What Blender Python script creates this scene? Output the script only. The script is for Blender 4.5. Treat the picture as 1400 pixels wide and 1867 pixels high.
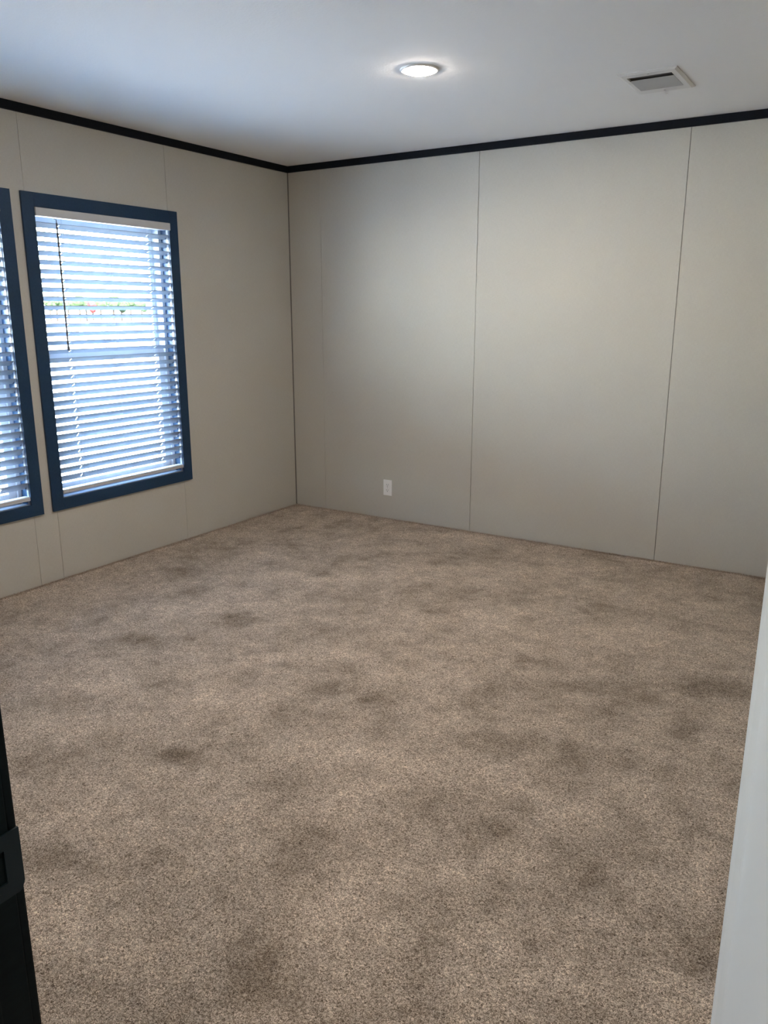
import bpy, bmesh, math, random
import numpy as np
from mathutils import Vector, Matrix, Euler

for o in list(bpy.data.objects): bpy.data.objects.remove(o, do_unlink=True)
SC = bpy.context.scene
COL = SC.collection
R = math.radians

# ------------------------------------------------------------------ camera
cam_d = bpy.data.cameras.new('camera'); cam = bpy.data.objects.new('camera', cam_d); COL.objects.link(cam)
cam.location = (3.767, -4.724, 1.451)
cam.rotation_euler = (R(90 - 14.17), 0, R(32.107))
cam_d.sensor_fit = 'HORIZONTAL'; cam_d.sensor_width = 36; cam_d.lens = 1446.45 / 1400 * 36
cam_d.clip_start = 0.02; cam_d.clip_end = 900
SC.camera = cam

# ------------------------------------------------------------------ world, sun, exposure
SC.view_settings.view_transform = 'Standard'; SC.view_settings.look = 'None'
SC.view_settings.gamma = 1; SC.view_settings.use_curve_mapping = False
SC.view_settings.exposure = 0.08
SKY = 15.0; SUN = 100.0; LAMP = 325.0
SUN_AZ, SUN_EL = 312, 38
LAMP_COL = (1.0, 0.87, 0.75)
w = bpy.data.worlds.new('sky'); SC.world = w; w.use_nodes = True
nt = w.node_tree; nt.nodes.clear()
sky = nt.nodes.new('ShaderNodeTexSky'); sky.sky_type = 'NISHITA'; sky.sun_disc = False
sky.sun_elevation = R(SUN_EL); sky.sun_rotation = R(90 - SUN_AZ); sky.air_density = 1.0; sky.dust_density = 4.0; sky.ozone_density = 1.0
bg = nt.nodes.new('ShaderNodeBackground'); bg.inputs['Strength'].default_value = SKY
wo = nt.nodes.new('ShaderNodeOutputWorld')
nt.links.new(sky.outputs[0], bg.inputs[0]); nt.links.new(bg.outputs[0], wo.inputs[0])
sd = bpy.data.lights.new('sun', 'SUN'); sd.energy = SUN; sd.angle = R(0.6); sd.color = (1, .95, .87)
sun = bpy.data.objects.new('sun', sd); COL.objects.link(sun)
sun.rotation_euler = Vector((math.cos(R(SUN_AZ)) * math.cos(R(SUN_EL)), math.sin(R(SUN_AZ)) * math.cos(R(SUN_EL)), math.sin(R(SUN_EL)))).to_track_quat('Z', 'Y').to_euler()

WIN = [(-3.154, -2.254), (-2.058, -1.158)]      # window openings along the left wall (y from, y to)
WZ0, WZ1 = 0.455, 1.965
for i, (a, b) in enumerate(WIN):                 # sky portals in the two openings (sampling aids, emit nothing)
    pd = bpy.data.lights.new('sky_portal', 'AREA'); pd.shape = 'RECTANGLE'; pd.size = b - a; pd.size_y = WZ1 - WZ0
    pd.cycles.is_portal = True
    po = bpy.data.objects.new('sky_portal', pd); COL.objects.link(po)
    po.location = (-0.17, (a + b) / 2, (WZ0 + WZ1) / 2)
    po.rotation_euler = Vector((-1, 0, 0)).to_track_quat('Z', 'Y').to_euler()
SC.cycles.use_denoising = True
SC.cycles.max_bounces = 12; SC.cycles.diffuse_bounces = 8; SC.cycles.glossy_bounces = 4
SC.cycles.transparent_max_bounces = 16; SC.cycles.transmission_bounces = 8
SC.cycles.caustics_reflective = False; SC.cycles.caustics_refractive = False
SC.cycles.sample_clamp_indirect = 60

# ------------------------------------------------------------------ materials
def mat(name, col, rough=0.6, metal=0.0, spec=0.5, coat=0.0):
    m = bpy.data.materials.new(name); m.use_nodes = True
    b = m.node_tree.nodes['Principled BSDF']
    b.inputs['Base Color'].default_value = (*col, 1); b.inputs['Roughness'].default_value = rough
    b.inputs['Metallic'].default_value = metal; b.inputs['Specular IOR Level'].default_value = spec
    b.inputs['Coat Weight'].default_value = coat
    return m
def N(m, t): return m.node_tree.nodes.new(t)
def L(m, a, b): m.node_tree.links.new(a, b)
def coords(m, scale=(1, 1, 1)):
    g = N(m, 'ShaderNodeNewGeometry'); mp = N(m, 'ShaderNodeMapping'); mp.inputs['Scale'].default_value = scale
    L(m, g.outputs['Position'], mp.inputs['Vector']); return mp.outputs[0]
def noise(m, vec, scale, detail=3, rough=.5, dist=0):
    n = N(m, 'ShaderNodeTexNoise'); n.inputs['Scale'].default_value = scale; n.inputs['Detail'].default_value = detail
    n.inputs['Roughness'].default_value = rough; n.inputs['Distortion'].default_value = dist
    L(m, vec, n.inputs['Vector']); return n.outputs['Fac']
def ramp(m, fac, stops):
    r = N(m, 'ShaderNodeValToRGB'); L(m, fac, r.inputs[0]); e = r.color_ramp.elements
    e[0].position = stops[0][0]; e[0].color = (*stops[0][1], 1)
    e[1].position = stops[-1][0]; e[1].color = (*stops[-1][1], 1)
    for p, c in stops[1:-1]:
        x = e.new(p); x.color = (*c, 1)
    return r.outputs[0]
def mixc(m, mode, fac, a, b):
    n = N(m, 'ShaderNodeMix'); n.data_type = 'RGBA'; n.blend_type = mode
    for s, v in ((n.inputs[0], fac), (n.inputs[6], a), (n.inputs[7], b)):
        if hasattr(v, 'is_output'): L(m, v, s)
        else: s.default_value = v if isinstance(v, (int, float)) else (*v, 1)
    return n.outputs[2]
def bump(m, h, strength, dist):
    b = N(m, 'ShaderNodeBump'); b.inputs['Strength'].default_value = strength; b.inputs['Distance'].default_value = dist
    L(m, h, b.inputs['Height']); L(m, b.outputs[0], m.node_tree.nodes['Principled BSDF'].inputs['Normal'])
def base(m, c): L(m, c, m.node_tree.nodes['Principled BSDF'].inputs['Base Color'])

# vinyl covered wall panel with a faint woven grain
M_panel = mat('wall_panel_vinyl', (.55, .53, .49), .62, spec=.3)
v1 = noise(M_panel, coords(M_panel, (60, 60, 900)), 1, 2); v2 = noise(M_panel, coords(M_panel, (900, 900, 45)), 1, 2)
mx = N(M_panel, 'ShaderNodeMath'); mx.operation = 'ADD'; L(M_panel, v1, mx.inputs[0]); L(M_panel, v2, mx.inputs[1])
wv = N(M_panel, 'ShaderNodeMath'); wv.operation = 'MULTIPLY'; wv.inputs[1].default_value = .5; L(M_panel, mx.outputs[0], wv.inputs[0])
big = noise(M_panel, coords(M_panel), 1.7, 3)
c1 = ramp(M_panel, wv.outputs[0], [(.3, (.505, .48, .425)), (.7, (.60, .575, .515))])
c2 = ramp(M_panel, big, [(.3, (.965, .965, .96)), (.7, (1, 1, 1))])
base(M_panel, mixc(M_panel, 'MULTIPLY', 1.0, c1, c2)); bump(M_panel, wv.outputs[0], .12, .0006)
M_gap = mat('panel_joint', (.16, .15, .135), .8)
M_ceil = mat('ceiling_paint', (.79, .785, .775), .9, spec=.2)
ch = noise(M_ceil, coords(M_ceil), 95, 4, .6); bump(M_ceil, ch, .35, .0025)
M_black = mat('black_trim', (.010, .011, .014), .6, spec=.15)
bn = noise(M_black, coords(M_black, (30, 30, 30)), 6, 4); base(M_black, ramp(M_black, bn, [(.3, (.004, .006, .010)), (.7, (.006, .009, .014))]))
M_glare_navy = mat('glare_blue_window_trim', (.022, .05, .095), .45, spec=.3)  # blue glare around the windows is put into this dark trim colour
nn = noise(M_glare_navy, coords(M_glare_navy, (20, 20, 20)), 5, 3); base(M_glare_navy, ramp(M_glare_navy, nn, [(.3, (.012, .040, .088)), (.7, (.016, .047, .100))]))
M_jamb = mat('dark_door_frame', (.006, .012, .014), .55, spec=.12)
jn = noise(M_jamb, coords(M_jamb, (14, 14, 90)), 2, 3); base(M_jamb, ramp(M_jamb, jn, [(.3, (.0015, .005, .006)), (.7, (.003, .008, .009))]))
M_strike = mat('black_strike_plate', (.004, .011, .014), .5, spec=.25)
M_vinyl = mat('white_window_vinyl', (.78, .80, .82), .35)
vn = noise(M_vinyl, coords(M_vinyl), 8, 2); base(M_vinyl, ramp(M_vinyl, vn, [(.2, (.46, .49, .53)), (.8, (.50, .53, .57))]))
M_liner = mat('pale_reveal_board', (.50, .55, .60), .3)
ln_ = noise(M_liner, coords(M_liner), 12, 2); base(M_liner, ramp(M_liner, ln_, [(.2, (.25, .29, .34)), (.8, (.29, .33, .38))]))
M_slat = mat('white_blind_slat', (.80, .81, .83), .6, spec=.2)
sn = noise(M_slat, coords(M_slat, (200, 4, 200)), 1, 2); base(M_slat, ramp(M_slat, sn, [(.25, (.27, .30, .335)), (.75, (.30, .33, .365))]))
pb = M_slat.node_tree.nodes['Principled BSDF']
tr = N(M_slat, 'ShaderNodeBsdfTranslucent'); tr.inputs[0].default_value = (.8, .86, .95, 1)
ms = N(M_slat, 'ShaderNodeMixShader'); ms.inputs[0].default_value = .05
L(M_slat, pb.outputs[0], ms.inputs[1]); L(M_slat, tr.outputs[0], ms.inputs[2])
L(M_slat, ms.outputs[0], M_slat.node_tree.nodes['Material Output'].inputs[0])
M_rail = mat('white_blind_rail', (.80, .79, .77), .4)
rn = noise(M_rail, coords(M_rail, (4, 4, 4)), 3, 2); base(M_rail, ramp(M_rail, rn, [(.25, (.56, .56, .56)), (.75, (.60, .60, .60))]))
M_wand = mat('grey_tilt_wand', (.07, .06, .065), .3)
M_cord = mat('grey_ladder_cord', (.42, .45, .5), .8)
M_glass = bpy.data.materials.new('window_glass'); M_glass.use_nodes = True
g = M_glass.node_tree; g.nodes.clear()
t_ = g.nodes.new('ShaderNodeBsdfTransparent'); t_.inputs[0].default_value = (.90, .95, .96, 1)
gl = g.nodes.new('ShaderNodeBsdfGlossy'); gl.inputs['Roughness'].default_value = .02
fr = g.nodes.new('ShaderNodeFresnel')
gg = g.nodes.new('ShaderNodeNewGeometry'); iorm = g.nodes.new('ShaderNodeMapRange'); iorm.inputs[3].default_value = 1.45; iorm.inputs[4].default_value = 1 / 1.45
g.links.new(gg.outputs['Backfacing'], iorm.inputs[0]); g.links.new(iorm.outputs[0], fr.inputs[0])   # thin pane: both faces reflect like air to glass
mg = g.nodes.new('ShaderNodeMixShader'); og = g.nodes.new('ShaderNodeOutputMaterial')
g.links.new(fr.outputs[0], mg.inputs[0]); g.links.new(t_.outputs[0], mg.inputs[1]); g.links.new(gl.outputs[0], mg.inputs[2]); g.links.new(mg.outputs[0], og.inputs[0])
M_door = mat('white_door_paint', (.74, .765, .76), .28, spec=.5)
dn = noise(M_door, coords(M_door, (6, 6, 30)), 3, 3); base(M_door, ramp(M_door, dn, [(.2, (.83, .855, .845)), (.8, (.84, .865, .855))]))
M_white = mat('white_plastic', (.78, .77, .75), .35)
wn = noise(M_white, coords(M_white), 20, 2); base(M_white, ramp(M_white, wn, [(.2, (.88, .87, .85)), (.8, (.91, .90, .88))]))
M_dark = mat('dark_slot', (.03, .028, .026), .7)
M_screw = mat('screw_metal', (.5, .49, .47), .35, metal=.8)
M_vent = mat('white_vent_enamel', (.66, .65, .63), .45)
en = noise(M_vent, coords(M_vent), 15, 2); base(M_vent, ramp(M_vent, en, [(.2, (.64, .63, .61)), (.8, (.69, .68, .66))]))
M_vslat = mat('grey_vent_slat', (.40, .395, .385), .5)
M_duct_shade = mat('vent_duct_shade', (.05, .047, .045), .7)
M_ground = mat('pale_gravel_ground', (.32, .33, .34), .95)
gn = noise(M_ground, coords(M_ground), .35, 8, .7); gf = noise(M_ground, coords(M_ground), 9, 4, .7)
base(M_ground, mixc(M_ground, 'MULTIPLY', .5, ramp(M_ground, gn, [(.3, (.15, .165, .18)), (.7, (.25, .265, .285))]), ramp(M_ground, gf, [(.3, (.7, .7, .7)), (.7, (1, 1, 1))])))
M_siding = mat('house_siding', (.5, .5, .48), .8)

# carpet
M_carpet = mat('speckled_carpet', (.4, .33, .27), .95, spec=.12)
pos = coords(M_carpet)
warp = N(M_carpet, 'ShaderNodeTexNoise'); warp.inputs['Scale'].default_value = 120; warp.inputs['Detail'].default_value = 1; L(M_carpet, pos, warp.inputs['Vector'])
f1 = noise(M_carpet, pos, 190, 2.5, .65, 1.2)
f2 = noise(M_carpet, pos, 620, 1, .5, .5)
fm = N(M_carpet, 'ShaderNodeMix'); fm.inputs[0].default_value = .38; L(M_carpet, f1, fm.inputs[2]); L(M_carpet, f2, fm.inputs[3])
tuft = fm.outputs[0]
spk = ramp(M_carpet, tuft, [(.35, (.07, .05, .036)), (.44, (.27, .207, .155)), (.51, (.51, .415, .33)), (.59, (.94, .80, .66))])
mid = noise(M_carpet, pos, 26, 3, .6)
spk = mixc(M_carpet, 'MULTIPLY', 1.0, spk, ramp(M_carpet, mid, [(.3, (.80, .80, .80)), (.7, (1.08, 1.08, 1.08))]))
att = N(M_carpet, 'ShaderNodeAttribute'); att.attribute_name = 'pile'
pile = ramp(M_carpet, att.outputs['Fac'], [(.0, (.45, .43, .40)), (.5, (.93, .93, .93)), (1, (1.3, 1.3, 1.3))])  # shading of the pressed pile, multiplied into the carpet colour
base(M_carpet, mixc(M_carpet, 'MULTIPLY', 1.0, spk, pile)); bump(M_carpet, tuft, .8, .006)
M_pile = mat('carpet_tuft', (.38, .31, .25), .95, spec=.1)
base(M_pile, spk_p := ramp(M_pile, noise(M_pile, coords(M_pile), 190, 2), [(.35, (.30, .24, .185)), (.65, (.66, .56, .47))]))

# ------------------------------------------------------------------ helpers
def tag(o, label=None, cat=None, group=None, kind=None):
    if label: o['label'] = label
    if cat: o['category'] = cat
    if group: o['group'] = group
    if kind: o['kind'] = kind
    return o
def empty(name, loc=(0, 0, 0), **k):
    o = bpy.data.objects.new(name, None); COL.objects.link(o); o.location = loc; o.empty_display_size = .1
    return tag(o, **k)
def obj(name, bm, m, parent=None, smooth=False, **k):
    me = bpy.data.meshes.new(name)
    if isinstance(bm, bmesh.types.BMesh):
        bmesh.ops.recalc_face_normals(bm, faces=bm.faces); bm.to_mesh(me); bm.free()
    else: me.from_pydata(bm[0], [], bm[1]); me.update()
    me.materials.append(m)
    if smooth: me.polygons.foreach_set('use_smooth', [True] * len(me.polygons))
    o = bpy.data.objects.new(name, me); COL.objects.link(o)
    if parent: o.parent = parent
    return tag(o, **k)
def box(bm, x0, x1, y0, y1, z0, z1, bev=0):
    r = bmesh.ops.create_cube(bm, size=1, matrix=Matrix.Translation(((x0 + x1) / 2, (y0 + y1) / 2, (z0 + z1) / 2)) @ Matrix.Diagonal((x1 - x0, y1 - y0, z1 - z0, 1)))
    if bev:
        es = list({e for v in r['verts'] for e in v.link_edges})
        bmesh.ops.bevel(bm, geom=es, offset=bev, segments=2, affect='EDGES', profile=.6)
    return bm
def B(*a, bev=0): return box(bmesh.new(), *a, bev=bev)
def cyl(bm, p, q, r, seg=10, r2=None):
    p, q = Vector(p), Vector(q); d = q - p
    bmesh.ops.create_cone(bm, cap_ends=True, segments=seg, radius1=r, radius2=r if r2 is None else r2, depth=d.length,
                          matrix=Matrix.Translation((p + q) / 2) @ d.to_track_quat('Z', 'Y').to_matrix().to_4x4())
    return bm
def prism(bm, pts, axis, a, b):
    """extrude a closed outline: axis 'y' -> pts are (x,z); axis 'z' -> (x,y); axis 'x' -> (y,z)"""
    def P(u, v, t): return {'y': (u, t, v), 'z': (u, v, t), 'x': (t, u, v)}[axis]
    va = [bm.verts.new(P(u, v, a)) for u, v in pts]; vb = [bm.verts.new(P(u, v, b)) for u, v in pts]
    bm.faces.new(va); bm.faces.new(vb[::-1]); n = len(pts)
    for i in range(n): bm.faces.new((va[i], vb[i], vb[(i + 1) % n], va[(i + 1) % n]))
    return bm
def lathe(bm, prof, seg, c=(0, 0, 0)):
    rings = []
    for r, z in prof:
        if r < 1e-6: rings.append([bm.verts.new((c[0], c[1], c[2] + z))])
        else: rings.append([bm.verts.new((c[0] + r * math.cos(2 * math.pi * i / seg), c[1] + r * math.sin(2 * math.pi * i / seg), c[2] + z)) for i in range(seg)])
    for a, b in zip(rings, rings[1:]):
        for i in range(seg):
            j = (i + 1) % seg
            if len(a) == 1 and len(b) > 1: bm.faces.new((a[0], b[i], b[j]))
            elif len(b) == 1 and len(a) > 1: bm.faces.new((a[i], b[0], a[j]))
            elif len(a) > 1: bm.faces.new((a[i], b[i], b[j], a[j]))
    return bm

# ------------------------------------------------------------------ room shell
W, D, H = 4.30, -4.325, 2.44
DX0, DX1 = 3.06, 3.83                       # doorway in the front wall
ROOF = struct = None
floor_bm = B(-.17, W + .1, D - .115, .1, -.08, -.008)
floor = obj('floor', floor_bm, M_pile, kind='structure')
# carpet surface: a fine grid whose 'pile' attribute holds pile shading for the colour (footprints, vacuum tracks)
BL = [(1.18,-1.24,0.043,0.027,0.035,-0.047,0.8),(0.76,-1.84,0.063,0.039,0.074,-0.074,0.6),(0.49,-1.69,0.066,0.042,0.071,-0.069,0.5),(0.84,-1.45,0.053,0.033,0.052,-0.059,0.3),(0.33,-2.64,0.036,0.023,0.051,-0.034,0.8),(0.68,-2.40,0.056,0.035,0.046,-0.037,0.6),(0.55,-2.57,0.044,0.028,0.053,-0.038,0.6),(1.01,-2.46,0.085,0.053,0.049,-0.043,0.5),(1.23,-2.33,0.042,0.027,0.027,-0.027,0.6),(1.28,-2.05,0.067,0.042,0.047,-0.052,0.7),(1.44,-2.38,0.071,0.045,0.055,-0.059,0.6),(1.61,-2.24,0.062,0.039,0.030,-0.036,0.6),(1.66,-2.08,0.025,0.016,0.023,-0.029,0.7),(1.70,-2.44,0.048,0.030,0.041,-0.047,0.6),(1.76,-2.34,0.029,0.018,0.024,-0.029,0.6),(2.05,-2.40,0.055,0.035,0.030,-0.042,0.9),(2.05,-2.24,0.048,0.030,0.034,-0.050,0.6),(2.22,-2.39,0.045,0.028,0.024,-0.037,1),(2.44,-2.53,0.100,0.063,0.043,-0.070,0.6),(2.17,-2.56,0.069,0.043,0.029,-0.040,0.4),(1.43,-2.73,0.047,0.029,0.044,-0.040,0.5),(2.69,-2.33,0.042,0.026,0.052,-0.110,0.8),(2.71,-1.72,0.049,0.031,0.029,-0.076,0.6),(2.59,-1.73,0.036,0.023,0.021,-0.052,0.6),(2.60,-2.19,0.045,0.028,0.019,-0.039,0.5),(3.03,-2.36,0.047,0.030,0.017,-0.049,0.6),(3.32,-1.98,0.050,0.031,0.023,-0.108,0.8),(3.38,-1.56,0.083,0.052,0.017,-0.098,0.7),(3.02,-1.97,0.088,0.055,0.019,-0.062,0.4),(1.92,-3.09,0.062,0.039,0.049,-0.046,0.7),(1.64,-3.20,0.079,0.050,0.056,-0.045,0.5),(2.36,-3.05,0.057,0.036,0.044,-0.055,0.7),(2.53,-3.22,0.059,0.037,0.063,-0.080,0.6),(2.68,-3.36,0.036,0.022,0.030,-0.039,0.5),(2.88,-3.06,0.045,0.028,0.032,-0.058,0.5),(2.99,-2.96,0.036,0.023,0.047,-0.100,0.5),(3.09,-3.05,0.036,0.023,0.016,-0.037,0.6),(3.30,-2.94,0.054,0.034,0.025,-0.080,0.7),(3.40,-3.14,0.054,0.034,0.021,-0.070,0.5),(3.24,-3.22,0.033,0.021,0.023,-0.057,0.7),(3.57,-3.01,0.065,0.041,0.019,-0.099,0.9),(3.47,-2.90,0.035,0.022,0.013,-0.057,0.5),(3.37,-3.35,0.059,0.037,0.013,-0.039,0.7),(3.08,-3.55,0.118,0.074,0.013,-0.023,0.4),(3.06,-3.39,0.043,0.027,0.050,-0.091,0.35),(2.41,-3.87,0.113,0.071,0.055,-0.041,0.4),(2.38,-3.57,0.071,0.045,0.057,-0.053,0.4),(1.97,-3.63,0.089,0.056,0.058,-0.041,0.4),(2.70,-3.61,0.064,0.040,0.051,-0.057,0.35),(2.53,-1.24,0.135,0.085,0.035,-0.092,0.25),(3.07,-1.42,0.100,0.063,0.019,-0.078,0.3),(1.12,-2.89,0.151,0.095,0.102,-0.077,-0.5),(1.71,-2.69,0.108,0.068,0.068,-0.071,-0.45),(2.44,-1.68,0.186,0.117,0.048,-0.106,-0.4),(3.23,-2.36,0.120,0.076,0.024,-0.086,-0.35),(2.46,-2.81,0.122,0.076,0.044,-0.065,-0.35),(1.37,-3.15,0.118,0.074,0.074,-0.053,-0.35),(0.91,-2.09,0.164,0.103,0.066,-0.064,-0.4),(2.31,-2.15,0.094,0.059,0.043,-0.075,-0.35),(2.32,-3.35,0.078,0.049,0.065,-0.067,-0.35),(2.93,-2.51,0.076,0.048,0.027,-0.065,-0.3),(3.16,-2.65,0.083,0.052,0.021,-0.064,-0.25),(2.84,-3.37,0.068,0.043,0.048,-0.072,-0.3),(2.22,-3.80,0.067,0.042,0.059,-0.042,-0.3),(3.17,-3.36,0.031,0.020,0.037,-0.079,-0.25),(3.52,-2.75,0.032,0.020,0.024,-0.125,-0.5),(1.50,-1.11,0.316,0.198,0.144,-0.230,-0.2)]
nx, ny = 216, 222
xs = np.linspace(0.0, W, nx); ys = np.linspace(D - .06, 0.0, ny)
X, Y = np.meshgrid(xs, ys)
rng = np.random.default_rng(4)
def vnoise(X, Y, s, seed):
    r = np.random.default_rng(seed); g_ = r.random((96, 96))
    u = X * s + 40; v = Y * s + 40; iu = np.floor(u).astype(int); iv = np.floor(v).astype(int)
    fu = u - iu; fv = v - iv; fu = fu * fu * (3 - 2 * fu); fv = fv * fv * (3 - 2 * fv)
    a = g_[iu % 96, iv % 96]; b = g_[(iu + 1) % 96, iv % 96]; c = g_[iu % 96, (iv + 1) % 96]; d = g_[(iu + 1) % 96, (iv + 1) % 96]
    return (a * (1 - fu) + b * fu) * (1 - fv) + (c * (1 - fu) + d * fu) * fv
wx = X + .06 * (vnoise(X, Y, 7, 1) - .5); wy = Y + .06 * (vnoise(X, Y, 7, 2) - .5)
pile_v = np.full(X.shape, .56)
for cx, cy, ux, uy, vx, vy, s in BL:
    det = ux * vy - uy * vx
    a = ((wx - cx) * vy - (wy - cy) * vx) / det; b = ((wy - cy) * ux - (wx - cx) * uy) / det
    q = a * a + b * b
    pile_v -= .42 * s * np.exp(-(q ** 1.3) * .75)
c45, s45 = math.cos(R(32)), math.sin(R(32))
tx, ty = X * c45 + Y * s45, -X * s45 + Y * c45
pile_v += .32 * (vnoise(tx * .5, ty * 1.5, 4.5, 5) - .5) + .36 * (vnoise(tx, ty, 10, 6) - .5) + .30 * (vnoise(X, Y, 22, 7) - .5)
pile_v = np.clip(pile_v, 0, 1)
Zc = .006 * (pile_v - .5) + .003 * (rng.random(X.shape) - .5)
vs = np.stack([X, Y, Zc], -1).reshape(-1, 3)
idx = np.arange(nx * ny).reshape(ny, nx)
fs = np.stack([idx[:-1, :-1], idx[:-1, 1:], idx[1:, 1:], idx[1:, :-1]], -1).reshape(-1, 4)
me = bpy.data.meshes.new('carpet'); me.from_pydata(vs.tolist(), [], fs.tolist()); me.materials.append(M_carpet)
me.attributes.new('pile', 'FLOAT', 'POINT').data.foreach_set('value', pile_v.reshape(-1).astype(np.float32))
me.polygons.foreach_set('use_smooth', [True] * len(me.polygons))
carpet = bpy.data.objects.new('carpet', me); COL.objects.link(carpet); carpet.parent = floor
carpet['label'] = 'speckled beige brown cut pile carpet with footprint shading in its colour'
# tufts standing up against the foot of the walls
tv, tf = [], []
random.seed(3)
def tuft_row(p0, p1, nrm, n):
    for i in range(n):
        t = random.random(); off = abs(random.gauss(0, .012)) + .001
        x = p0[0] + (p1[0] - p0[0]) * t + nrm[0] * off; y = p0[1] + (p1[1] - p0[1]) * t + nrm[1] * off
        h = random.uniform(.004, .010) ; a = random.uniform(0, 6.28); wd = random.uniform(.0012, .0022)
        lx, ly = random.uniform(-.004, .004), random.uniform(-.004, .004); k = len(tv)
        tv.extend([(x - wd * math.cos(a), y - wd * math.sin(a), -.003), (x + wd * math.cos(a), y + wd * math.sin(a), -.003), (x + lx, y + ly, h)])
        tf.append((k, k + 1, k + 2))
tuft_row((0.01, -.006), (W, -.006), (0, -1), 16000); tuft_row((.006, 0), (.006, D), (1, 0), 16000)
tv = [(max(.002, a), min(-.002, b), c) for a, b, c in tv]
obj('carpet_edge_tufts', (tv, tf), M_pile, floor, kind='stuff')

ceiling = obj('ceiling', B(-.17, W + .1, D - .115, .1, H, H + .1), M_ceil, kind='structure')

def panel_mesh(axis, a, b, z0, z1, hole=None, t=.008, at=0.0, sgn=1):
    """vinyl panel; axis 'x': on the back wall from x=a..b; axis 'y': on the left wall from y=a..b, optional opening"""
    bm = bmesh.new()
    def q(u0, u1, w0, w1):
        if axis == 'x': box(bm, u0, u1, at - t if sgn < 0 else at, at if sgn < 0 else at + t, w0, w1)
        else: box(bm, at - t if sgn < 0 else at, at if sgn < 0 else at + t, u0, u1, w0, w1)
    if hole:
        h0, h1, g0, g1 = hole
        if h0 > a + 1e-4: q(a, h0, z0, z1)
        if h1 < b - 1e-4: q(h1, b, z0, z1)
        q(max(a, h0), min(b, h1), z0, g0); q(max(a, h0), min(b, h1), g1, z1)
    else: q(a, b, z0, z1)
    return bm
G = .0016
# back wall: core 8 mm behind y=0, panels with open joints
wall_back = obj('wall_back', B(-.17, W + .1, .008, .1, -.008, H), M_gap, kind='structure')
seams = [0.004, .282, 1.490, 2.720, 3.940, W - .004]
for a, b in zip(seams, seams[1:]):
    ga = .0006 if abs(a - .282) < .01 else G; gb = .0006 if abs(b - .282) < .01 else G
    obj('panel', panel_mesh('x', a + ga, b - gb, 0.0, H - .002), M_panel, wall_back)
# left wall
bm = bmesh.new(); xo, xi = -.17, -.008
ysp = [D - .115, WIN[0][0], WIN[0][1], WIN[1][0], WIN[1][1], .008]
for k, (a, b) in enumerate(zip(ysp, ysp[1:])):
    if k in (1, 3): box(bm, xo, xi, a, b, -.008, WZ0 - .004); box(bm, xo, xi, a, b, WZ1 + .004, H)
    else: box(bm, xo, xi, a, b, -.008, H)
wall_left = obj('wall_left', bm, M_gap, kind='structure')
ls = [D, -3.457, -2.239, -2.097, -1.151, -.003]
for a, b in zip(ls, ls[1:]):
    hole = None
    for (h0, h1) in WIN:
        lo, hi = max(a, h0), min(b, h1)
        if hi - lo > .02: hole = (h0 if h0 > a else a, h1 if h1 < b else b, WZ0 - .004, WZ1 + .004)
    obj('panel', panel_mesh('y', a + .0008, b - .0008, 0.0, H - .002, hole, at=0, sgn=-1), M_panel, wall_left)
# right wall and front wall (out of view, close the room)
wall_right = obj('wall_right', B(W + .008, W + .1, D - .115, .1, -.008, H), M_gap, kind='structure')
rs = [D, -3.457, -2.24, -1.02, -.003]
for a, b in zip(rs, rs[1:]): obj('panel', panel_mesh('y', a + G, b - G, 0, H - .002, at=W, sgn=1), M_panel, wall_right)
bm = bmesh.new()
box(bm, -.17, DX0 - .02, D - .107, D - .008, -.008, H); box(bm, DX1 + .02, W + .1, D - .107, D - .008, -.008, H); box(bm, DX0 - .02, DX1 + .02, D - .107, D - .008, 2.06, H)
wall_front = obj('wall_front', bm, M_gap, kind='structure')
fsn = [0.004, 1.22, 2.44, DX0 - .02]
for a, b in zip(fsn, fsn[1:]):
    obj('panel', panel_mesh('x', a + G, b - G, 0, H - .002, at=D - .008, sgn=1), M_panel, wall_front)
obj('panel', panel_mesh('x', DX1 + .02, W - G, 0, H - .002, at=D - .008, sgn=1), M_panel, wall_front)
obj('panel', panel_mesh('x', DX0 - .018, DX1 + .018, 2.06, H - .002, at=D - .008, sgn=1), M_panel, wall_front)
# hallway behind the camera
HY = -5.75
obj('floor_hall', B(1.9, 5.2, HY - .1, D - .107, -.08, 0), M_carpet, kind='structure')
obj('ceiling_hall', B(1.9, 5.2, HY - .1, D - .115, H, H + .1), M_ceil, kind='structure')
obj('wall_hall_rear', B(1.9, 5.2, HY - .1, HY, 0, H), M_panel, kind='structure')
obj('wall_hall_left', B(1.8, 1.9, HY - .1, D - .115, -.05, H), M_panel, kind='structure')
obj('wall_hall_right', B(5.2, 5.3, HY - .1, D - .1, -.05, H + .1), M_panel, kind='structure')
obj('wall_hall_front', B(W + .1, 5.2, D - .107, D, -.05, H), M_panel, kind='structure')

# crown strips: dark, 43 mm high
def crown(bm, axis, a, b, at, s):
    pts = [(at, 2.397), (at + s * .010, 2.397), (at + s * .012, 2.401), (at + s * .012, H - .0005), (at, H - .0005)]
    return prism(bm, pts, axis, a, b)
obj('trim_1', crown(bmesh.new(), 'x', 0, W, 0, -1), M_black, kind='structure')
obj('trim_2', crown(bmesh.new(), 'y', D, -.012, 0, 1), M_black, kind='structure')
obj('trim_3', crown(bmesh.new(), 'y', D, -.012, W, -1), M_black, kind='structure')
# slim corner bead where the two walls meet
obj('trim_4', prism(bmesh.new(), [(0, 0), (.006, 0), (.0045, -.0045), (0, -.006)], 'z', .004, 2.397), M_gap, kind='structure')

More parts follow.
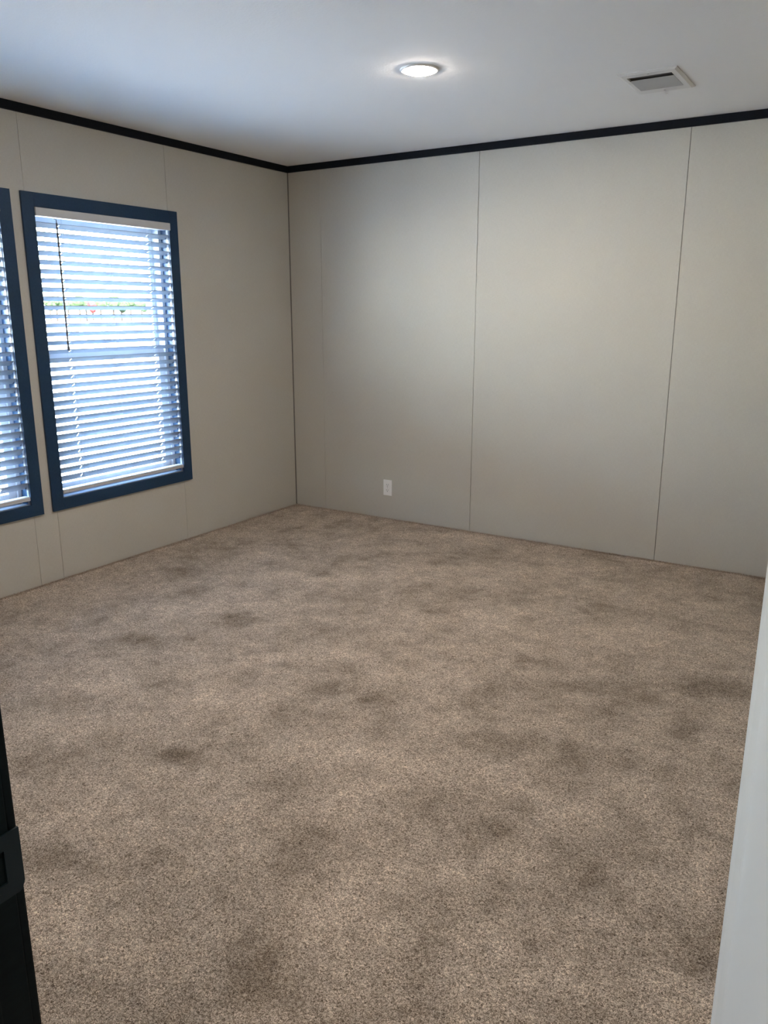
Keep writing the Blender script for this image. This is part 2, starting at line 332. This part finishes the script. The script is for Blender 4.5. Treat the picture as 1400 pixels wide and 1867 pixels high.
# door frame: dark jambs, head, stop and casing
door_frame = empty('door_1', (DX0, D, 0), kind='structure')
def at_loc(o, p): o.matrix_parent_inverse = Matrix.Translation(-Vector(p.location)); return o
def under(p, o): o.parent = p; o.matrix_parent_inverse = p.matrix_world.inverted() if False else Matrix.Translation(-Vector(p.location)); return o
JY0, JY1 = D - .118, D - .001
under(door_frame, obj('jamb', B(DX0 - .02, DX0, JY0, JY1, 0, 2.06, bev=.0015), M_jamb))
under(door_frame, obj('jamb', B(DX1, DX1 + .02, JY0, JY1, 0, 2.06, bev=.0015), M_jamb))
under(door_frame, obj('head_jamb', B(DX0 - .02, DX1 + .02, JY0, JY1, 2.04, 2.06, bev=.0015), M_jamb))
bm = bmesh.new(); box(bm, DX0, DX0 + .010, D - .075, D - .038, 0, 2.04, bev=.002); box(bm, DX1 - .010, DX1, D - .075, D - .038, 0, 2.04, bev=.002)
under(door_frame, obj('door_stop', bm, M_jamb))
for yy0, yy1 in ((D, D + .012), (D - .131, D - .119)):
    under(door_frame, obj('casing', B(DX0 - .075, DX0 - .006, yy0, yy1, 0, 2.12, bev=.003), M_jamb))
    under(door_frame, obj('casing', B(DX1 + .006, DX1 + .075, yy0, yy1, 0, 2.12, bev=.003), M_jamb))
    under(door_frame, obj('casing', B(DX0 - .006, DX1 + .006, yy0, yy1, 2.052, 2.12, bev=.003), M_jamb))
# strike plate with lip curling past the room side of the jamb
bm = bmesh.new()
sx = DX0 + .0008
def plate_outline():
    return [(D - .044, .858), (D + .002, .858), (D + .0075, .863), (D + .0085, .868), (D + .0085, .928), (D + .006, .932), (D - .044, .932)]
# plate with a latch hole: built from strips
for (y0, y1, z0, z1) in ((D - .044, D - .034, .858, .932), (D - .034, D - .010, .858, .876), (D - .034, D - .010, .914, .932), (D - .010, D + .001, .858, .932)):
    box(bm, sx - .0005, sx + .0018, y0, y1, z0, z1)
prism(bm, [(D + .001, .858), (D + .0045, .859), (D + .0085, .868), (D + .0085, .932), (D + .001, .932)], 'x', sx - .0005, sx + .0018)
strike = under(door_frame, obj('strike_plate', bm, M_strike, label='black strike plate with a curved lip and a latch hole'))
SCR = [cyl(bmesh.new(), (sx + .0016, D - .022, zz), (sx + .0026, D - .022, zz), .0035, 12) for zz in (.866, .924)]
for q in SCR: obj('screw', q, M_strike, strike)
strike.matrix_parent_inverse = Matrix.Translation(-Vector(door_frame.location))

# the white door leaf, standing open beside the camera; hinged on the right jamb
ang = math.atan2(.738, -.1635)
leaf = empty('door_2', (DX1 + .0035, D - .0005, 0.012), kind='structure')
leaf.rotation_euler = (0, 0, ang)
LW = .752                                            # local +x runs from hinge to free edge, +y is the face seen from the doorway
pts = []
pts += [(0, 0), (0, -.0325)]
pts += [(LW - .003, -.0325), (LW, -.030), (LW, .003)]
# added lip and bevel, shaped to draw a bright edge line and darker band
for k in range(0, 7):
    a = R(90 * k / 6); pts.append((LW - .004 + .004 * math.cos(a), .004 + .004 * math.sin(a)))
pts += [(LW - .034, .0080), (LW - .040, .0070), (LW - .056, .0012), (LW - .064, 0.0)]
obj('door_slab', prism(bmesh.new(), pts, 'z', 0, 2.02), M_door, leaf, label='flat white painted door leaf with an added rounded edge lip')
for zz in (.18, .96, 1.76):
    bm = bmesh.new(); cyl(bm, (-.002, .003, zz), (-.002, .003, zz + .09), .0055, 12); box(bm, 0, .03, .0001, .0016, zz, zz + .09)
    obj('hinge', bm, M_strike, leaf)
obj('latch_plate', B(LW, LW + .0012, -.028, -.004, .87, .925), M_strike, leaf)

# ------------------------------------------------------------------ windows
def ring(bm, x0, x1, y0, y1, z0, z1, wy, wz, bev=0):
    box(bm, x0, x1, y0, y0 + wy, z0, z1, bev=bev); box(bm, x0, x1, y1 - wy, y1, z0, z1, bev=bev)
    box(bm, x0, x1, y0 + wy, y1 - wy, z0, z0 + wz, bev=bev); box(bm, x0, x1, y0 + wy, y1 - wy, z1 - wz, z1, bev=bev)
    return bm
def window(n, a, b):
    win = empty('window_%d' % n, (0, (a + b) / 2, WZ0), kind='structure')
    P = lambda nm, bm, m, **k: under(win, obj(nm, bm, m, **k))
    # flat casing boards, 69 mm wide, butt-jointed
    oy0, oy1, oz0, oz1 = a - .069, b + .069, .392, 2.034
    P('casing', B(.0003, .013, oy0, a, oz0, oz1, bev=.0012), M_glare_navy); P('casing', B(.0003, .013, b, oy1, oz0, oz1, bev=.0012), M_glare_navy)
    P('casing', B(.0003, .013, a, b, oz0, WZ0, bev=.0012), M_glare_navy); P('casing', B(.0003, .013, a, b, WZ1, oz1, bev=.0012), M_glare_navy)
    # reveal: dark outer liner, pale inner lip, pale sill board
    bm = bmesh.new()
    box(bm, -.062, -.016, a - .003, a + .002, WZ0, WZ1); box(bm, -.062, -.016, b - .002, b + .003, WZ0, WZ1); box(bm, -.062, -.016, a, b, WZ1 - .002, WZ1 + .003)
    P('reveal_liner', bm, M_glare_navy)
    bm = bmesh.new()
    box(bm, -.016, .0002, a - .003, a + .002, WZ0, WZ1); box(bm, -.016, .0002, b - .002, b + .003, WZ0, WZ1); box(bm, -.016, .0002, a, b, WZ1 - .002, WZ1 + .003)
    P('reveal_lip', bm, M_liner, label='pale inner lip of the reveal')
    P('sill', B(-.062, .0002, a - .003, b + .003, WZ0 - .004, WZ0 + .002, bev=.0008), M_liner, label='pale sill board under the blind')
    # white vinyl frame and single hung sashes
    P('frame', ring(bmesh.new(), -.168, -.062, a - .003, b + .003, WZ0, WZ1, .026, .026), M_vinyl)
    mz = 1.215
    s1 = P('sash', ring(bmesh.new(), -.110, -.078, a + .023, b - .023, WZ0 + .026, mz + .018, .042, .036, bev=.002), M_vinyl)
    s2 = P('sash', ring(bmesh.new(), -.150, -.118, a + .023, b - .023, mz - .018, WZ1 - .026, .030, .036, bev=.002), M_vinyl)
    for s, x, z0, z1 in ((s1, -.094, WZ0 + .055, mz - .012), (s2, -.134, mz + .012, WZ1 - .055)):
        p = obj('pane', B(x - .0015, x + .0015, a + .055, b - .055, z0, z1), M_glass); p.parent = s
    p = obj('sash_lock', B(-.100, -.082, (a + b) / 2 - .03, (a + b) / 2 + .03, mz + .018, mz + .030, bev=.003), M_vinyl); p.parent = s1
    return win
window(1, *WIN[0]); window(2, *WIN[1])

# ------------------------------------------------------------------ blinds
TILT = R(24); PITCH = .0457; NSL = 31; SLW = .050
def slat_mesh(half):
    """one 50 mm slat, slightly crowned, with two routed cord holes; local origin at its centre"""
    bm = bmesh.new()
    hy = [-.302, .297]; hw = .0042; hx = .013
    ysq = [-half]; 
    for h in hy: ysq += [h - hw, h + hw]
    ysq += [half]
    xsq = [-SLW / 2, -hx, 0, hx, SLW / 2]
    def zt(x): return .0012 * (1 - (x / (SLW / 2)) ** 2)
    t = .0026; V = {}
    for i, x in enumerate(xsq):
        for j, y in enumerate(ysq):
            for k in (0, 1): V[i, j, k] = bm.verts.new((x, y, zt(x) - (t if k else 0)))
    ni, nj = len(xsq) - 1, len(ysq) - 1
    hole = lambda i, j: 0 <= i < ni and 0 <= j < nj and (j in (1, 3)) and (i in (1, 2))
    solid = lambda i, j: 0 <= i < ni and 0 <= j < nj and not hole(i, j)
    for i in range(ni):
        for j in range(nj):
            if not solid(i, j): continue
            bm.faces.new((V[i, j, 0], V[i + 1, j, 0], V[i + 1, j + 1, 0], V[i, j + 1, 0]))
            bm.faces.new((V[i, j, 1], V[i, j + 1, 1], V[i + 1, j + 1, 1], V[i + 1, j, 1]))
            for (di, dj, p, q) in ((-1, 0, (i, j), (i, j + 1)), (1, 0, (i + 1, j + 1), (i + 1, j)), (0, -1, (i + 1, j), (i, j)), (0, 1, (i, j + 1), (i + 1, j + 1))):
                if not solid(i + di, j + dj):
                    bm.faces.new((V[p + (0,)], V[q + (0,)], V[q + (1,)], V[p + (1,)]))
    return bm
XC = -.012                                            # depth at which the slats hang
def blind(a, b, label, n, seed):
    c = (a + b) / 2
    root = empty('window_blind', (0, c, WZ0), label=label, cat='blind', group='white slatted blinds in the left wall windows')
    half = (b - a) / 2 - .004
    P = lambda nm, o: under(root, o)
    # headrail and valance with returned ends
    under(root, obj('headrail', B(-.045, .003, a + .004, b - .004, WZ1 - .040, WZ1 - .0025), M_rail))
    bm = prism(bmesh.new(), [(.0145, WZ1 - .043), (.021, WZ1 - .043), (.0225, WZ1 - .040), (.0225, WZ1 - .006), (.020, WZ1 - .002), (.0145, WZ1 - .002)], 'y', a + .0, b - .0)
    val = under(root, obj('valance', bm, M_rail, label='plain white valance board across the top'))
    for u0, u1 in ((a + .001, a + .008), (b - .008, b - .001)):
        e = obj('valance_return', B(.004, .0145, u0, u1, WZ1 - .043, WZ1 - .003), M_rail); e.parent = val
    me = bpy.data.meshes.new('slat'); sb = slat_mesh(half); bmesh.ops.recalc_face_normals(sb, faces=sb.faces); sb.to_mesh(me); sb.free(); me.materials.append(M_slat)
    rnd = random.Random(seed); z = 1.884
    zs = []
    for i in range(n):
        o = bpy.data.objects.new('slat', me); COL.objects.link(o); o.parent = root
        o.location = (XC + rnd.uniform(-.0007, .0007), rnd.uniform(-.0012, .0012), z - WZ0)
        tl = R(24 + 22 * max(0, min(1, (1.30 - z) / .45)))   # the lower slats hang more closed
        o.rotation_euler = (rnd.uniform(-.0009, .0009), -tl + rnd.uniform(-.02, .02), rnd.uniform(-.001, .001)); zs.append(z); z -= PITCH
    zr = .4905                         # bottom rail
    rp = [(-.024, -.009), (-.024, .008), (-.019, .011), (.016, .011), (.022, .009), (.0248, .005), (.0248, .0012), (.0222, .000), (.0248, -.0014), (.0248, -.0095), (.022, -.0115), (-.020, -.0115)]
    br = obj('bottom_rail', prism(bmesh.new(), rp, 'y', -half, half), M_rail, label='thicker grooved white rail along the bottom'); br.parent = root
    br.location = (XC, 0, zr - WZ0); br.rotation_euler = (0, -R(2), 0)
    # ladder cords
    zt = WZ1 - .04
    for yy in (-.302, -.001, .297):
        bm = bmesh.new()
        for s in (-1, 1):
            x = XC + s * (SLW / 2 + .0012) * math.cos(TILT)
            cyl(bm, (x, yy + .0015, zr), (x, yy + .0015, zt), .0006, 6)
        for zz in zs:
            x0 = XC - SLW / 2 * math.cos(TILT); x1 = XC + SLW / 2 * math.cos(TILT); dz = SLW / 2 * math.sin(TILT)
            cyl(bm, (x0, yy + .0015, zz - dz - .003), (x1, yy + .0015, zz + dz - .003), .0004, 4)
        lc = obj('ladder_cord', bm, M_cord); lc.parent = root; lc.location = (0, 0, -WZ0)
    for yy in (-.302, .297):
        lc = obj('lift_cord', cyl(bmesh.new(), (XC, yy, zr), (XC, yy, zt), .0009, 6), M_rail); lc.parent = root; lc.location = (0, 0, -WZ0)
    # tilt wand
    bm = bmesh.new(); wy = -.340
    cyl(bm, (.0285, wy, 1.265), (.0285, wy, 1.895), .0048, 6)
    cyl(bm, (.0285, wy, 1.250), (.0285, wy, 1.268), .0062, 8)
    cyl(bm, (.0285, wy, 1.893), (.0285, wy, 1.912), .0022, 8)
    cyl(bm, (.010, wy, 1.916), (.0285, wy, 1.910), .0015, 8)
    wd = obj('tilt_wand', bm, M_wand, label='thin grey hexagonal tilt wand'); wd.parent = root; wd.location = (0, 0, -WZ0)
    return root
blind(WIN[1][0], WIN[1][1], 'white horizontal slat blind in the window nearest the room corner, shown whole', NSL - 1, 7)
blind(WIN[0][0], WIN[0][1], 'white horizontal slat blind in the window cut off by the left picture edge', NSL - 1, 9)

# ------------------------------------------------------------------ ceiling lights
def downlight(x, y, label, first=False, z=H):
    root = empty('ceiling_light', (x, y, z), label=label, cat='light', group='round ceiling lights')
    bm = lathe(bmesh.new(), [(.082, 0), (.083, -.003), (.079, -.0065), (.068, -.0075), (.066, -.004), (.066, 0)], 48)
    obj('trim_ring', bm, M_white, root, smooth=True)
    obj('lens', lathe(bmesh.new(), [(.066, -.004), (.064, -.0085), (.055, -.0125), (.040, -.0150), (.020, -.0165), (0, -.017)], 48), M_lamp, root, smooth=True, label='glowing warm white domed lens')
    return root
M_lamp = bpy.data.materials.new('lamp_lens'); M_lamp.use_nodes = True
ln = M_lamp.node_tree; ln.nodes.clear(); em = ln.nodes.new('ShaderNodeEmission'); em.inputs[0].default_value = (*LAMP_COL, 1); em.inputs[1].default_value = LAMP
lo = ln.nodes.new('ShaderNodeOutputMaterial'); ln.links.new(em.outputs[0], lo.inputs[0])
downlight(1.93, -1.515, 'round glowing warm white light on the ceiling ahead, the only one in view')
downlight(1.93, -3.05, 'round ceiling light above the near half of the carpet, out of view')
downlight(3.45, -5.1, 'round ceiling light in the hallway behind the doorway, out of view')

# ------------------------------------------------------------------ ceiling vent
vx0, vx1, vy0, vy1 = 2.612, 2.862, -1.000, -.640
vent = empty('ceiling_vent', ((vx0 + vx1) / 2, (vy0 + vy1) / 2, H), label='white rectangular air register with slats on the ceiling near the back wall', cat='vent')
def V_(nm, bm, m, **k): return under(vent, obj(nm, bm, m, **k))
ix0, ix1, iy0, iy1 = 2.640, 2.828, -.945, -.712
bm = bmesh.new()
zf = H - .009
outer = [(vx0, vy0), (vx1, vy0), (vx1, vy1), (vx0, vy1)]; mid_ = [(vx0 + .012, vy0 + .012), (vx1 - .012, vy0 + .012), (vx1 - .012, vy1 - .012), (vx0 + .012, vy1 - .012)]
inn = [(ix0, iy0), (ix1, iy0), (ix1, iy1), (ix0, iy1)]
rows = [[(p[0], p[1], H - .0003) for p in outer], [(p[0], p[1], H - .004) for p in outer], [(p[0], p[1], zf) for p in mid_], [(p[0], p[1], zf) for p in inn], [(p[0], p[1], H - .001) for p in inn]]
rows = [[bm.verts.new(p) for p in r] for r in rows]
for a, b in zip(rows, rows[1:]):
    for i in range(4): bm.faces.new((a[i], a[(i + 1) % 4], b[(i + 1) % 4], b[i]))
V_('vent_frame', bm, M_vent)
V_('duct_shade_sheet', B(ix0, ix1, iy0, iy1, H - .0012, H - .0004), M_duct_shade)  # flat dark sheet standing in for the shade up the duct
nsl = 12; st = (iy1 - iy0 - .060) / nsl
lm = None
for i in range(nsl):
    y = iy0 + .058 + st * i + .004
    if lm is None:
        b_ = bmesh.new(); prism(b_, [(-st * .56, -.0068), (-st * .2, -.0076), (st * .54, -.0094), (st * .54, -.0102), (-st * .2, -.0084), (-st * .56, -.0076)], 'x', ix0 + .001, ix1 - .001)
        o = obj('slat', b_, M_vslat); lm = o.data
    else: o = bpy.data.objects.new('slat', lm); COL.objects.link(o)
    o.parent = vent; o.location = (-vent.location.x, y - vent.location.y, 0)
V_('damper_lever', B(2.735, 2.747, vy1 - .012, vy1 - .004, H - .020, H - .008, bev=.0015), M_vent)
for yy in (vy0 + .028, vy1 - .036): V_('screw', cyl(bmesh.new(), (2.737, yy, zf - .0012), (2.737, yy, zf + .001), .004, 12), M_screw)

# ------------------------------------------------------------------ outlet on the back wall
ox, oz = .836, .228
out = empty('wall_outlet', (ox, 0, oz), label='white double power outlet low on the back wall near the corner', cat='outlet')
bm = B(-.0350, .0350, -.0055, -.0003, -.0570, .0570, bev=.0022); obj('cover_plate', bm, M_white, out)
for s in (1, -1):
    zc = s * .0195; pts = []
    for k in range(24):
        a = 2 * math.pi * k / 24; pts.append((.0172 * math.cos(a), zc + max(-.0135, min(.0135, .0172 * math.sin(a)))))
    rc = obj('receptacle', prism(bmesh.new(), pts, 'y', -.0072, -.004), M_white, out)
    bm = bmesh.new(); box(bm, -.0076, -.0054, -.0074, -.0070, zc - .001, zc + .008); box(bm, .0052, .0072, -.0074, -.0070, zc + .000, zc + .007)
    cyl(bm, (0, -.0070, zc - .0075), (0, -.0074, zc - .0075), .0026, 12)
    obj('slot', bm, M_dark, rc)
obj('screw', cyl(bmesh.new(), (0, -.0050, 0), (0, -.0066, 0), .0028, 12), M_screw, out)

# ------------------------------------------------------------------ outside
GZ = -.9
# the rest of the house: roof and skirting keep sky light and sun out
obj('roof', prism(bmesh.new(), [(-.45, H + .10), (W + 6.5, H + .10), (W + 6.5, H + .32), (3.2, H + .95), (-.45, H + .32)], 'y', -9.5, 4.5), M_siding, kind='structure')
bm = bmesh.new(); box(bm, -.17, 9, -9, .1, GZ, -.081)
obj('skirting', bm, M_siding, kind='structure')
bm = bmesh.new(); box(bm, -.17, 9, .102, 4.2, GZ, H + .1); box(bm, -.17, 1.79, -9, D - .12, -.08, H + .1); box(bm, 5.31, 9, -9, .1, -.08, H + .1); box(bm, 1.79, 5.31, -9, HY - .11, -.08, H + .1)
obj('house_block', bm, M_siding, kind='structure')
# lot
bm = bmesh.new(); bmesh.ops.create_grid(bm, x_segments=30, y_segments=30, size=330)
gr = obj('ground', bm, M_ground, kind='structure'); gr.location = (-200, 120, GZ)

# added unseen house: its sunlit front bounces light in through the windows
M_nsid = mat('cream_lap_siding', (.74, .73, .70), .7)
nh = empty('added_bounce_house', (-15, -19, GZ), label='added long cream house, unseen to the left, bouncing sunlight into the room', cat='house')
bm = bmesh.new(); box(bm, -4, 0, -17, 14, .0, 3.6); obj('house_wall', bm, M_nsid, nh)
bm = bmesh.new()
for k in range(16): prism(bm, [(0.001, .55 + .19 * k), (.018, .55 + .19 * k), (.004, .74 + .19 * k), (.001, .74 + .19 * k)], 'y', -17, 14)
obj('lap_siding', bm, M_nsid, nh, kind='stuff')
obj('house_roof', prism(bmesh.new(), [(-4.4, 3.6), (.4, 3.6), (.4, 3.72), (-2, 4.5), (-4.4, 3.72)], 'y', -17.4, 14.4), M_siding, nh)
for yy in (-13, -8.5, -4, 5, 10):
    fw = obj('window', B(.02, .05, yy, yy + 1, 1.5, 2.9, bev=.005), M_vinyl, nh); obj('pane', B(.05, .055, yy + .07, yy + .93, 1.57, 2.83), M_dark, fw)
fd = obj('door', B(.02, .06, 0, .95, .75, 2.85, bev=.005), M_vinyl, nh); obj('handle', cyl(bmesh.new(), (.06, .85, 1.75), (.12, .85, 1.75), .03, 10), M_screw, fd)

M_leaf = [mat('tree_leaves', (.010, .017, .008), .9, spec=.03), mat('autumn_leaves', (.06, .009, .009), .9, spec=.03)]
for m_ in M_leaf: bump(m_, noise(m_, coords(m_), 2.5, 4), .6, .3)
M_bark = mat('tree_bark', (.012, .010, .009), .9, spec=.03)
def tree(x, y, h, k, label, seed):
    r = random.Random(seed)
    root = empty('tree', (x, y, GZ), label=label, cat='tree', group='small trees on the far side of the lot')
    bm = bmesh.new(); cyl(bm, (0, 0, 0), (0, 0, h * .62), h * .045, 8, h * .025)
    for i in range(4):
        a = i * 1.6 + r.random(); cyl(bm, (0, 0, h * (.35 + .06 * i)), (math.cos(a) * h * .16, math.sin(a) * h * .16, h * (.58 + .05 * i)), h * .014, 6, h * .007)
    obj('trunk', bm, M_bark, root)
    bm = bmesh.new()
    for i in range(7):
        a = i * 2.4; rr = h * r.uniform(.13, .19); d = h * .13 * (i > 0)
        res = bmesh.ops.create_icosphere(bm, subdivisions=2, radius=rr, matrix=Matrix.Translation((math.cos(a) * d, math.sin(a) * d, h * r.uniform(.60, .86))))
        for v in res['verts']: v.co += Vector((r.uniform(-1, 1), r.uniform(-1, 1), r.uniform(-1, 1))) * rr * .16
    obj('crown', bm, M_leaf[k], root)
    return root
def far(px_ang, d): return (3.767 + d * math.cos(px_ang), -4.724 + d * math.sin(px_ang))
ta = [(144.3, 5.2, 0), (143.9, 6.0, 0), (143.2, 5.0, 0), (142.5, 6.2, 0), (142.1, 5.4, 1), (141.7, 4.6, 1), (141.2, 5.8, 0), (140.4, 6.4, 0), (139.9, 5.0, 0), (139.3, 5.4, 0), (138.6, 4.8, 0), (137.6, 5.6, 0), (147.0, 5.5, 0), (148.3, 5.0, 0)]
ORD = ['leftmost', 'second', 'third', 'fourth', 'fifth', 'sixth', 'seventh', 'eighth', 'ninth', 'tenth', 'eleventh', 'twelfth', 'thirteenth', 'rightmost']
ta.sort(key=lambda q: -q[0])
for i, (a, h, k) in enumerate(ta):
    pl = ORD[i] + (' from the left' if 0 < i < 13 else '')
    x, y = far(R(a), 205 + (i * 37 % 30))
    tree(x, y, h, k, ('small dark red tree, %s in the far row seen between the slats' if k else 'small green tree, %s in the far row seen between the slats') % pl, i)

M_car = [mat('silver_car_paint', (.10, .12, .15), .3, metal=.2, coat=.6), mat('dark_car_paint', (.03, .04, .055), .3, metal=.2, coat=.6), mat('yellow_car_paint', (.75, .60, .12), .3, coat=.5)]
M_tyre = mat('tyre_rubber', (.02, .02, .02), .8); M_cglass = mat('car_glass', (.03, .04, .05), .08); M_hub = mat('wheel_hub', (.45, .45, .46), .3, metal=.8)
def car(x, y, rz, k, label, L_=4.5, Hc=1.45):
    root = empty('car', (x, y, GZ), label=label, cat='car', group='cars parked on the lot outside'); root.rotation_euler = (0, 0, rz)
    s = L_ / 4.5; t = Hc / 1.45
    side = [(-2.25, .35), (-2.25, .78), (-2.15, .92), (-1.35, 1.0), (-.75, 1.40), (-.35, 1.45), (.75, 1.43), (1.45, 1.02), (2.1, .95), (2.24, .75), (2.24, .35), (1.75, .28), (-1.75, .28)]
    bm = bmesh.new()
    lv = []
    for yy in (-.86, -.80, .80, .86):
        lv.append([bm.verts.new((px * s, yy * (.84 if pz > 1.1 else 1) * (1 if abs(yy) > .82 else .99), pz * t)) for px, pz in side])
    for a, b in zip(lv, lv[1:]):
        for i in range(len(side)): j = (i + 1) % len(side); bm.faces.new((a[i], a[j], b[j], b[i]))
    bm.faces.new(lv[0]); bm.faces.new(lv[-1][::-1])
    obj('body', bm, M_car[k], root)
    for sy in (-1, 1):
        bm = prism(bmesh.new(), [(-1.15 * s, 1.02 * t), (-.72 * s, 1.34 * t), (.70 * s, 1.36 * t), (1.25 * s, 1.04 * t)], 'y', sy * .862, sy * .80)
        obj('side_window', bm, M_cglass, root)
    for (xa, za, xb, zb) in ((-1.32, 1.03, -.80, 1.385), (1.40, 1.06, .82, 1.40)):
        bm = bmesh.new(); v = [bm.verts.new((xa * s + (.02 if xa > 0 else -.02), -.66, za * t + .01)), bm.verts.new((xa * s + (.02 if xa > 0 else -.02), .66, za * t + .01)), bm.verts.new((xb * s + (.02 if xa > 0 else -.02), .58, zb * t + .01)), bm.verts.new((xb * s + (.02 if xa > 0 else -.02), -.58, zb * t + .01))]
        f = bm.faces.new(v); r_ = bmesh.ops.extrude_face_region(bm, geom=[f]); bmesh.ops.translate(bm, vec=(0, 0, .008), verts=[q for q in r_['geom'] if isinstance(q, bmesh.types.BMVert)])
        obj('windscreen', bm, M_cglass, root)
    for wx_ in (-1.38, 1.38):
        for sy in (-1, 1):
            wh = obj('wheel', cyl(bmesh.new(), (wx_ * s, sy * .66, .32), (wx_ * s, sy * .88, .32), .32, 20), M_tyre, root)
            obj('hub', cyl(bmesh.new(), (wx_ * s, sy * .86, .32), (wx_ * s, sy * .895, .32), .19, 14), M_hub, wh)
    return root
car(-50.0, 38.5, R(50), 0, 'silver saloon car parked side-on, farthest of the cars on the lot', 5.0, 1.7)
car(-24.0, 21.3, R(50), 1, 'dark car parked on the lot towards the right side of the window', 4.4, 1.4)
car(-36.5, 25.0, R(48), 1, 'dark car parked on the lot towards the left side of the window', 4.6, 1.45)
ws = empty('wheel_stop', (-28.4, 22.3, GZ), label='low yellow wheel stop block lying on the pale lot outside', cat='wheel stop'); ws.rotation_euler = (0, 0, R(52))
M_yel = mat('yellow_block_paint', (.30, .24, .04), .7)
obj('block', prism(bmesh.new(), [(-.09, 0), (-.09, .05), (-.06, .17), (.06, .17), (.09, .05), (.09, 0)], 'x', -.9, .9), M_yel, ws)
